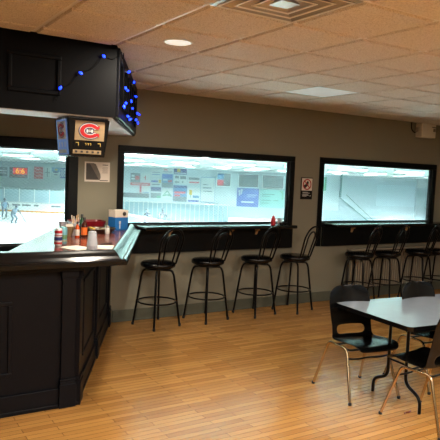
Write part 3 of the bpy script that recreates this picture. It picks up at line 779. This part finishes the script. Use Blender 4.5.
y0_ = D+WT
struct(MB().box(-45,y0_,-3.2,75,85,-3).build('floor_ice', M['ice']))
struct(MB().box(-45,y0_,2.45,75,85,2.75).build('ceiling_hall', M['roof']))
struct(MB().box(-45,66,-3,40,66.4,2.45).build('wall_hall_far', M['hall'], rotz=AR))
struct(MB().box(-38.4,20,-3,-38,66,2.45).build('wall_hall_left', M['hall'], rotz=AR))
struct(MB().box(34,12,-3,34.4,66,2.45).build('wall_hall_right', M['hall'], rotz=AR))
struct(MB().box(-45,y0_-.02,-3.2,75,y0_,-.1).build('wall_hall_near', M['hall']))
struct(MB().box(-38,65.5,2.16,34,66,2.45).build('trim_1', M['board'], rotz=AR))       # white header beam
struct(MB().box(-6.5,65.9,-3,14,66,-1.75).box(13.1,65.93,-3,34,66,1.9).build('trim_2', M['hall2'], rotz=AR))

al = None; k = 0
for d in (19,31,45,58):
    for i in range(-5,8):
        a = i*2.9+ (0 if d != 31 else -1.9)
        if d < 25 and (a > 14): continue
        p = aw(a,d,2.45)
        if p[1] < y0_+1.5: continue
        nm = 'flat white light fitting on the low ceiling of the rink hall beyond the windows'
        if al is None:
            al = thing('hall_light', nm, 'ceiling light', p, AR, 'rink hall ceiling lights')
            MB().box(-.72,-.34,-.16,.72,-.30,0).box(-.72,.30,-.16,.72,.34,0).box(-.72,-.30,-.16,-.68,.30,0).box(.68,-.30,-.16,.72,.30,0).build('housing', M['post'], al)
            MB().box(-.68,-.30,-.02,.68,.30,-.01).build('lens', M['arenalamp'], al)
        else: dup(al, p, AR, nm, 'rink hall ceiling lights')

# added lamps over the near ice, out of view, to brighten the bar ceiling
hb_ = None
for i_,(x,y) in enumerate([(x,y) for y in (9.6,14.5) for x in (-1,4,9,14)]):
    nm = 'added round lamp over the near ice, out of view, brightening the bar ceiling'
    if hb_ is None:
        hb_ = thing('added_ice_lamp', nm, 'ceiling light', (x,y,2.45), 0, 'added lamps over the near ice')
        MB().lathe([(.09,0),(.14,-.07),(.285,-.30),(.30,-.30),(.155,-.07),(.10,0)],24,cap=False).build('shade', M['post'], hb_)
        MB().lathe([(.13,-.10),(.06,-.12),(0,-.125)],16).build('lens', M['arenalamp'], hb_)
    else: dup(hb_,(x,y,2.45),0,nm,'added lamps over the near ice')
    L_ = bpy.data.lights.new('added_ice_lamp_light','SPOT'); L_.energy = 36000; L_.spot_size = R(125); L_.spot_blend = .4; L_.shadow_soft_size = .12; L_.color = (.97,1,.98)
    lo = bpy.data.objects.new('added_ice_lamp_light',L_); C.objects.link(lo); lo.location = (x,y,2.45-.16)

# far boards with glass above
def on_wall(name, label, cat, a0, z0, a1, z1, m, d=66, group=None, th=.05):
    """a banner or board hung on the far wall; its local origin is its lower centre"""
    t = thing(name, label, cat, aw((a0+a1)/2, d, z0), AR, group)
    MB().box(-(a1-a0)/2,-th,0,(a1-a0)/2,0,z1-z0).build('panel', m, t)
    t['w'] = a1-a0; t['h'] = z1-z0
    del t['w']; del t['h']
    return t
def mark(t, name, m, u0, z0, u1, z1, th=.06):
    return MB().box(u0,-th-.012,z0,u1,-th+.011,z1).build(name, m, t)
def bars(t, name, m, rows, th=.06):
    mb = MB()
    for u0,z0,u1,z1 in rows: mb.box(u0,-th-.012,z0,u1,-th+.011,z1)
    return mb.build(name, m, t)

fb = thing('rink_boards', 'white rink boards with a yellow kick plate at the far end of the ice', 'rink boards', aw(-25,61,-3), AR)
MB().box(-13,0,.16,12.5,.12,.95).build('board_panel', M['board'], fb)
MB().box(-13,-.01,0,12.5,.12,.16).build('kick_plate', M['yellow'], fb)
MB().box(-13,.05,.95,12.5,.07,2.3).build('shield', M['shield'], fb)
MB().box(-13,-.015,.99,12.5,.13,1.04).build('cap_rail', M['post'], fb)
for i in range(17): MB().box(-12.8+i*1.55,.0,.95,-12.73+i*1.55,.11,2.4).build('stanchion', M['post'], fb)
bars(fb,'board_lettering',M['adgrey'],[(3.6,.62,4.4,.8),(4.6,.62,5.5,.8),(5.8,.62,6.3,.8),(7.6,.6,8.6,.8)],.0)
MB().box(-13,.6,2.05,12.5,.64,2.42).build('spectator_window_band', M['teal_dk'], fb)

nb = thing('side_boards', 'white rink side boards running towards the bar under the middle window', 'rink boards', (0,0,0), AR)
pl = [(-12.5,60),(-10.2,57.2),(-8.1,50.6),(-3.3,43.0),(-1.0,37)]
def ribbon(pl,z0,z1,t):
    mb = MB()
    for (x0,y0),(x1,y1) in zip(pl[:-1],pl[1:]):
        v = Vector((x1-x0,y1-y0)).normalized(); n_ = Vector((-v.y,v.x))*t
        q = [(x0,y0),(x1,y1),(x1+n_.x,y1+n_.y),(x0+n_.x,y0+n_.y)]; mb.prism(q,z0,z1)
    return mb
ribbon(pl,-3,-1.95,.12).build('board_panel', M['board'], nb)
ribbon(pl,-1.95,-1.9,.14).build('cap_rail', M['post'], nb)
for f0,f1,m in ((.05,.36,'adteal'),(.42,.47,'adblue'),(.5,.85,'adwhite')):
    (x0,y0),(x1,y1) = pl[2],pl[3]; v=Vector((x1-x0,y1-y0)); n_=Vector((v.y,-v.x)).normalized()*.02
    a=Vector((x0,y0))+v*f0; b=Vector((x0,y0))+v*f1
    MB().prism([(a.x+n_.x,a.y+n_.y),(b.x+n_.x,b.y+n_.y),(b.x,b.y),(a.x,a.y)],-2.85,-2.05).build('board_advert', M[m], nb)

br = thing('bench_glass', 'row of white posts and pale glass behind the side boards', 'barrier', aw(-4.6,57,-3), AR)
MB().box(-5.2,.02,.0,5.4,.04,1.75).build('shield', M['shield'], br)
MB().box(-5.2,-.03,1.75,5.4,.07,1.83).build('top_rail', M['post'], br)
random.seed(11)
for i in range(24): MB().box(-5.1+i*.45,-.03,0,-5.03+i*.45,.03,1.75).build('post', M['post'], br)
for i in range(7):
    x=-4.7+i*1.42; MB().box(x,.05,.3,x+.5,.08,1.4+.1*(i%3)).build('dark_pane', M['hall2'], br)

# banners and boards on the far wall, left to right
t=on_wall('wall_banner','grey lettered banner at the left edge of the left window','banner',-24.7,.5,-23.75,1.5,M['adgrey'])
bars(t,'lettering',M['adwhite'],[(-.35,.3,.35,.4),(-.4,.55,.4,.65)],.05)
t=on_wall('scoreboard','black scoreboard with glowing red and yellow digits','scoreboard',-23.5,.38,-21.45,1.55,M['scorebk'],th=.14)
mark(t,'digit_display',M['scorered'],-.62,.38,.95,1.1,.14)
text('digits','6:6',M['digits'],.86,t,(.17,-.156,.74),(R(90),0,0),.004)
bars(t,'lamp_row',M['adred'],[(-.9+.22*k,.1,-.8+.22*k,.22) for k in range(8)],.14)
t=on_wall('wall_banner','plain red banner right of the scoreboard','banner',-20.8,.36,-19.8,1.7,M['adred'])
bars(t,'lettering',M['adwhite'],[(-.3,.3,.3,.36),(-.35,.7,.35,.76),(-.25,1.0,.25,1.06)],.05)
t=on_wall('wall_banner','white banner with a grey cross shape right of the red banner','banner',-19.68,.5,-18.95,1.7,M['adwhite'])
bars(t,'cross_mark',M['adgrey'],[(-.05,.1,.05,1.1),(-.3,.55,.3,.65)],.05)
t=on_wall('team_crest_banner','shield shaped crest banner with a blue top','banner',-18.83,1.2,-17.95,1.7,M['adsky'])
MB().add([(-.44,-.05,0),(.44,-.05,0),(.3,-.05,-.42),(0,-.05,-.62),(-.3,-.05,-.42),(-.44,0,0),(.44,0,0),(.3,0,-.42),(0,0,-.62),(-.3,0,-.42)],[(4,3,2,1,0),(5,6,7,8,9),(0,1,6,5),(1,2,7,6),(2,3,8,7),(3,4,9,8),(4,0,5,9)]).build('shield_point',M['adwhite'],t)
bars(t,'crest_mark',M['adnavy'],[(-.3,-.1,.3,.08),(-.2,-.35,.2,-.25)],.05); bars(t,'crest_dot',M['adyellow'],[(-.1,.15,.2,.35)],.05)
t=on_wall('wall_banner','blue chequered banner at the right edge of the left window','banner',-17.9,.55,-17.2,1.66,M['adblue'])
bars(t,'cheques',M['adwhite'],[(-.3+.2*(k%3)+(.1 if (k//3)%2 else 0),.12+.18*(k//3),-.2+.2*(k%3)+(.1 if (k//3)%2 else 0),.3+.18*(k//3)) for k in range(15)],.05)

# the wall of sponsors' boards behind the middle window
def ad(label,a0,z0,a1,z1,m,rows,name='sponsor_board'):
    t=on_wall(name,label,'banner',a0,z0,a1,z1,M[m],group='sponsor boards on the rink wall'); del t['group']
    w=(a1-a0)/2; h=z1-z0
    for m2,u0,v0,u1,v1 in rows: mark(t,'printed_shape',M[m2],-w+u0*2*w,v0*h,-w+u1*2*w,v1*h,.05)
    return t
ad('grey picture board at the far left of the sponsor wall',-10.1,.45,-9.02,1.46,'adgrey',[('adwhite',.1,.3,.45,.45),('adred',.5,.3,.9,.7),('adwhite',.1,.6,.4,.8)])
ad('white board with a thin red stroke beside the grey picture board',-8.95,.45,-7.95,1.46,'adwhite',[('adred',.45,.3,.55,.75),('adred',.3,.5,.5,.58)])
ad('long red strip board below the grey picture board',-10.1,.12,-7.9,.42,'adred',[('adwhite',.1,.4,.9,.6)])
ad('narrow upright red strip below the long red strip',-9.05,-.8,-8.85,.1,'adred',[('adwhite',.3,.1,.7,.2)])
ad('white board low beside the upright red strip',-8.8,-.75,-7.9,.08,'adwhite',[('adsky',.1,.1,.9,.2)])
ad('light board with blue script and a yellow dot',-7.85,.15,-6.72,1.0,'adwhite',[('adblue',.05,.45,.7,.7),('adyellow',.78,.4,1.0,.8),('adgrey',.1,.1,.9,.25)])
ad('pale board with grey lines at the top of the second column',-7.85,1.1,-6.72,1.95,'adwhite',[('adgrey',.1,.6,.9,.68),('adsky',.1,.3,.9,.4)])
ad('dark blue striped board low in the second column',-7.8,-1.2,-6.68,.02,'adgrey',[('adnavy',.0,.7,1,.98),('adwhite',0,.45,1,.6),('adgreen',.6,.02,1,.2)])
ad('small red lettered board at the top of the third column',-6.62,1.6,-5.42,2.1,'adwhite',[('adred',.15,.6,.5,.8),('adgrey',.1,.2,.9,.35)])
ad('blue picture board over grey in the third column',-6.62,0,-5.38,1.52,'adsky',[('adblue',.0,.7,.9,.95),('adgrey',0,0,1,.35),('adred',.55,.4,.9,.55),('adwhite',.1,.5,.5,.62)])
t=ad('white board with a green triangle outline',-6.55,-1.15,-5.42,-.15,'adwhite',[])
mb=MB()
for (x0,z0),(x1,z1) in (((-.5,.2),(0,.8)),((0,.8),(.5,.2)),((-.3,.42),(.5,.2)),((.3,.42),(-.5,.2))):
    v=Vector((x1-x0,z1-z0)).normalized()*.05; mb.add([(x0-v.y,-.065,z0+v.x),(x1-v.y,-.065,z1+v.x),(x1+v.y,-.065,z1-v.x),(x0+v.y,-.065,z0-v.x),(x0-v.y,-.05,z0+v.x),(x1-v.y,-.05,z1+v.x),(x1+v.y,-.05,z1-v.x),(x0+v.y,-.05,z0-v.x)],[(0,1,2,3),(0,4,5,1),(1,5,6,2),(2,6,7,3),(3,7,4,0)])
mb.build('triangle_mark',M['adgreen'],t)
ad('navy board with a yellow mark at the top of the fourth column',-5.32,1.52,-3.9,2.14,'adnavy',[('adyellow',.25,.4,.5,.95),('adwhite',.05,.15,.95,.3)])
ad('white board with two grey emblems in the fourth column',-5.32,.5,-3.88,1.44,'adwhite',[('adgrey',.1,.6,.4,.9),('adgrey',.5,.55,.95,.9),('adgrey',.1,.1,.45,.25),('adgrey',.65,.1,.75,.3)])
ad('blue board with red lettering low in the fourth column',-5.33,-1.5,-3.8,.32,'adsky',[('adnavy',.0,.82,1,.98),('adred',.1,.5,.9,.62),('adgrey',0,.0,1,.3),('adred',.1,.32,.5,.42)])
ad('white board with brown red lettering in the fifth column',-3.72,.55,-2.4,1.33,'adwhite',[('adgrey',.05,.55,.95,.9),('adred',.1,.1,.95,.3)])
ad('white board with a yellow tulip mark and blue base',-3.75,-1.5,-2.38,.1,'adwhite',[('adyellow',.15,.5,.38,.85),('adgreen',.24,.3,.29,.5),('adblue',.05,.02,.95,.15),('adsky',.45,.3,.95,.48)])
ad('tall pale board with grey writing right of the sponsor columns',-2.3,-1.45,-.7,1.35,'adsky',[('adwhite',.02,.02,.98,.98),('adgrey',.15,.55,.75,.6),('adgrey',.15,.68,.5,.72),('adnavy',.88,.5,.92,.9),('adgrey',.2,.42,.8,.46)])
ad('grey lettered strip under the tall pale board',-2.35,-1.75,-.2,-1.5,'adgrey',[('adwhite',.05,.4,.95,.55)])
nt_=on_wall('black_netting','bundle of dark chequered netting below the left sponsor boards','netting',-10.9,-1.25,-7.95,-.76,M['adgrey'],d=65.93)
bars(nt_,'mesh_knots',M['scorebk'],[(-1.45+.28*(k%10)+(.14 if (k//10)%2 else 0),.06+.12*(k//10),-1.31+.28*(k%10)+(.14 if (k//10)%2 else 0),.16+.12*(k//10)) for k in range(40)],.05)
for a0,a1,lab in ((-.5,.98,'dark hall window with a blue and red poster in its left half'),(1.9,4.05,'middle dark hall window above the blue banner'),(4.55,6.85,'right dark hall window above the teal banner')):
    t=on_wall('hall_window',lab,'window',a0,.44,a1,1.83,M['winmesh'])
    mb=MB(); w=(a1-a0)/2
    mb.box(-w-.06,-.08,-.06,w+.06,-.0,0); mb.box(-w-.06,-.08,1.39,w+.06,0,1.45); mb.box(-w-.06,-.08,0,-w,0,1.39); mb.box(w,-.08,0,w+.06,0,1.39); mb.build('window_frame',M['board'],t)
    if a0<0:
        mark(t,'poster_top',M['adsky'],-w,.7,-.02,1.36,.05); mark(t,'poster_base',M['adred'],-w,.05,-.02,.68,.05)
t=on_wall('blue_banner','blue banner with white emblem and lettering below the middle hall window','banner',1.75,-1.8,4.18,.32,M['adblue'])
bars(t,'lettering',M['adwhite'],[(-.1,1.35,1.0,1.42),(-.1,1.15,.8,1.2),(-.7,.5,.7,.66)],.05); bars(t,'emblem',M['adwhite'],[(-1.05,1.6,-.85,1.9),(-.8,1.7,-.6,2.0),(-1.0,1.25,-.85,1.55),(-.8,1.4,-.65,1.65)],.05)
t=on_wall('teal_banner','pale teal banner with dark lettering below the right hall window','banner',4.3,-1.82,7.0,.27,M['adteal'])
bars(t,'lettering',M['dkteal'],[(-1.1,1.5,.3,1.6),(-1.1,1.3,-.2,1.38),(-1.1,.85,-.1,.93),(.2,.85,.7,.93),(-1.1,.55,-.3,.61)],.05)
MB().add([(.75,-.068,2.0),(1.2,-.068,2.0),(1.2,-.068,.95),(1.08,-.068,1.0),(1.08,-.068,1.7)],[(0,1,2,3,4)][::-1]).build('green_corner',M['adgreen'],t)
t=on_wall('red_post','short red padded post on the hall floor in the middle window','post',.12,-3,.42,-2.2,M['adred'],d=58,th=.3)

# staircase wall seen through the right window
sc_=thing('hall_staircase','pale enclosed staircase climbing the rink hall wall in the right window','staircase',aw(13.1,65.93,0),AR)
MB().box(0,-.5,-.22,.12,0,2.4).build('newel_post', M['dkteal'], sc_)
def beam(x0,z0,x1,z1,w,y0,y1):
    return MB().add([(x0,y0,z0),(x1,y0,z1),(x1,y0,z1+w),(x0,y0,z0+w),(x0,y1,z0),(x1,y1,z1),(x1,y1,z1+w),(x0,y1,z0+w)],[(0,1,2,3),(7,6,5,4),(0,4,5,1),(1,5,6,2),(2,6,7,3),(3,7,4,0)])
beam(0,-.35,3.5,-3.0,.12,-.5,-.4).build('stringer', M['dkteal'], sc_)
beam(.68,.02,3.9,-2.75,.09,-.45,-.36).build('handrail', M['dkteal'], sc_)
mb=MB(); mb.add([(.16,-.42,-.45),(3.45,-.42,-2.98),(3.7,-.42,-2.6),(.75,-.42,.0),(.75,-.42,2.2),(.16,-.42,2.2)],[(0,1,2,3,4,5)]); mb.add([(.16,-.38,-.45),(3.45,-.38,-2.98),(3.7,-.38,-2.6),(.75,-.38,.0),(.75,-.38,2.2),(.16,-.38,2.2)],[(5,4,3,2,1,0)]); mb.build('mesh_panel', amat('mesh_panel',(176,204,212),.6), sc_)
t=on_wall('wall_panel','large flush pale blue panel on the wall right of the staircase','panel',17.2,-1.0,21.4,1.35,amat('panel_blue',(184,214,228),.6),d=65.93)
t=on_wall('doorway_header','pale header box over the grey recess at the right of the right window','panel',21.5,1.15,26,2.16,M['hall'],d=65.93,th=.5)
t=on_wall('recess_column','grey upright column under the header box','column',21.5,-3,22.3,1.15,M['hall2'],d=65.93,th=.35)
t=on_wall('green_notice','narrow green notice panel at the left edge of the right window','notice',11.15,.4,11.6,1.9,M['adgreen'])

# white safety netting hung inside the hall a little way beyond the windows
def net_mat():
    m = bpy.data.materials.new('safety_net'); m.use_nodes = True; nt = m.node_tree; nt.nodes.clear(); N = nt.nodes.new; L = nt.links.new
    o = N('ShaderNodeOutputMaterial'); mx = N('ShaderNodeMixShader'); tr_ = N('ShaderNodeBsdfTransparent')
    df = N('ShaderNodeBsdfDiffuse'); df.inputs[0].default_value = (.10,.12,.125,1); tl = N('ShaderNodeBsdfTranslucent'); tl.inputs[0].default_value = (.10,.12,.125,1); ad_ = N('ShaderNodeAddShader')
    L(df.outputs[0],ad_.inputs[0]); L(tl.outputs[0],ad_.inputs[1])
    tc = N('ShaderNodeTexCoord'); sp_ = N('ShaderNodeSeparateXYZ'); L(tc.outputs['Object'],sp_.inputs[0])
    def mth(op,a,b):
        n = N('ShaderNodeMath'); n.operation = op
        for k,v in enumerate((a,b)):
            if isinstance(v,(int,float)): n.inputs[k].default_value = v
            else: L(v,n.inputs[k])
        return n.outputs[0]
    zz = mth('MULTIPLY',sp_.outputs['Z'],1.5)
    res = []
    for op in ('ADD','SUBTRACT'):
        v = mth(op,sp_.outputs['X'],zz); v = mth('DIVIDE',v,.06); v = mth('FRACT',v,0); res.append(mth('LESS_THAN',v,.075))
    f = mth('MAXIMUM',res[0],res[1])
    L(f,mx.inputs[0]); L(tr_.outputs[0],mx.inputs[1]); L(ad_.outputs[0],mx.inputs[2]); L(mx.outputs[0],o.inputs[0])
    return m
nt2 = thing('safety_net','white diamond mesh safety netting hanging between the windows and the ice','netting',(4.5,D+1.3,-3))
MB().add([(-9,0,0),(9,0,0),(9,0,5.44),(-9,0,5.44)],[(0,1,2,3)]).build('mesh_sheet', net_mat(), nt2)
MB().tube([(-9,0,5.43),(9,0,5.43)],.012,6).build('top_cable', M['post'], nt2)

# people on the ice
def person(label, a, d, z, heading, joints, radii, edges, colours, stick=None, sc=1):
    t = thing('person', label, 'person', aw(a,d,z), AR+heading)
    me = bpy.data.meshes.new('body'); me.from_pydata([tuple(c*sc for c in j) for j in joints],edges,[]); me.update()
    o = bpy.data.objects.new('body',me); C.objects.link(o); o.parent=t
    me.materials.append(colours[0])
    s=o.modifiers.new('skin','SKIN')
    for v,rr in zip(me.skin_vertices[0].data,radii): v.radius=(rr*sc,rr*sc)
    me.skin_vertices[0].data[0].use_root=True
    u=o.modifiers.new('sub','SUBSURF'); u.levels=1; u.render_levels=2
    MB().lathe([(0,-.02),(.09,.0),(.125,.05),(.128,.11),(.10,.18),(.05,.21),(0,.215)],14,tuple(Vector(joints[4])*sc+Vector((0,0,-.02)))).build('helmet',colours[1],t)
    mb=MB(); p,q=Vector(joints[1])*sc,Vector(joints[0])*sc
    mb.lathe([(.20,0),(.235,.12),(.245,.3),(.235,.44),(.17,.52),(.07,.55)],14,(0,0,0)); 
    ax=(Vector(joints[3])*sc-q); rot=Vector((0,0,1)).rotation_difference(ax.normalized()).to_matrix()
    mb.v=[tuple(rot@Vector((x*sc,y*.72*sc,zz*sc))+q) for x,y,zz in mb.v]; mb.build('jersey',colours[2],t)
    for i in (13,17): 
        f=Vector(joints[i])*sc; MB().box(f.x-.012,f.y-.16,0,f.x+.012,f.y+.14,.06).build('skate_blade',M['chrome'],t)
    if stick: 
        MB().tube([Vector(s_)*sc for s_ in stick],.022,6).build('hockey_stick',M['scorebk'],t)
    return t
E_=[(0,1),(1,2),(2,3),(3,4),(2,5),(5,6),(6,7),(2,8),(8,9),(9,10),(0,11),(11,12),(12,13),(13,14),(0,15),(15,16),(16,17),(17,18)]
RD=[.15,.16,.15,.07,.10,.08,.06,.05,.08,.06,.05,.11,.085,.06,.05,.11,.085,.06,.05]
stand=[(0,0,.92),(0,-.05,1.15),(0,-.10,1.38),(0,-.13,1.52),(0,-.15,1.62),(.2,-.1,1.38),(.32,-.2,1.14),(.24,-.42,1.0),(-.2,-.1,1.38),(-.34,-.18,1.14),(-.2,-.42,1.02),(.12,-.02,.85),(.17,-.12,.48),(.18,.02,.12),(.18,-.14,.08),(-.12,-.02,.85),(-.17,-.12,.48),(-.18,.02,.12),(-.18,-.14,.08)]
crouch=[(0,.12,.78),(0,0,.98),(0,-.16,1.18),(0,-.26,1.30),(0,-.33,1.38),(.2,-.18,1.18),(.34,-.32,.98),(.26,-.52,.86),(-.2,-.18,1.18),(-.34,-.3,.98),(-.2,-.5,.86),(.13,.08,.72),(.2,-.16,.45),(.21,.06,.12),(.21,-.1,.08),(-.13,.08,.72),(-.2,-.16,.45),(-.21,.06,.12),(-.21,-.1,.08)]
pc1=amat('player_navy',(74,98,120),.6); pc2=amat('player_jersey_blue',(112,150,182),.6); pc3=amat('player_dark',(46,62,76),.6); pc4=amat('player_jersey_grey',(112,136,150),.6)
person('person in a blue jersey skating upright at the left on the ice',-19.45,53.4,-3,R(35),stand,RD,E_,(pc1,pc3,pc2),[(.24,-.42,1.0),(-.1,-.8,.4),(-.3,-1.3,.03),(-.55,-1.35,.03)])
person('person in a grey jersey crouching with a hockey stick on the ice',-16.85,48.4,-3,R(60),crouch,RD,E_,(pc1,pc3,pc4),[(.26,-.52,.86),(.2,-1.0,.4),(.1,-1.5,.03),(-.2,-1.62,.03)])
person('person in dark blue behind the side boards, lower of the two in the middle window',-6.05,50.6,-3,R(-40),crouch,RD,E_,(pc3,pc4,amat('jersey_navy',(56,76,110),.6)))
person('person in dark clothes standing taller behind the side boards in the middle window',-4.75,48.6,-3,R(20),stand,RD,E_,(pc3,pc4,amat('jersey_black',(52,62,74),.6)))
#ARENA-END
# ------------------------------------------------------------------ camera, world, view
Fc, YAW, PIT, ROL, HC = 594.4, .5628, -.0781, -.0427, 1.8151
cy,sy,cp,sp = math.cos(YAW),math.sin(YAW),math.cos(PIT),math.sin(PIT)
f_=Vector((sy*cp,cy*cp,sp)); r_=Vector((cy,-sy,0)); d_=f_.cross(r_)
r2=math.cos(ROL)*r_+math.sin(ROL)*d_; d2=-math.sin(ROL)*r_+math.cos(ROL)*d_
cam=bpy.data.cameras.new('camera'); cam.lens=36*Fc/440; cam.sensor_width=36; cam.clip_end=300; cam.clip_start=.05
co=bpy.data.objects.new('camera',cam); C.objects.link(co)
up=-d2; bk2=-f_
co.matrix_world=Matrix(((r2.x,up.x,bk2.x,0),(r2.y,up.y,bk2.y,0),(r2.z,up.z,bk2.z,HC),(0,0,0,1)))
sc=bpy.context.scene; sc.camera=co
w=bpy.data.worlds.new('world'); sc.world=w; w.use_nodes=True
w.node_tree.nodes['Background'].inputs[0].default_value=(.75,.9,1,1); w.node_tree.nodes['Background'].inputs[1].default_value=.3
vs_=sc.view_settings; vs_.view_transform='Standard'; vs_.look='None'; vs_.gamma=1; vs_.exposure=0
try: vs_.use_curve_mapping=False
except Exception: pass
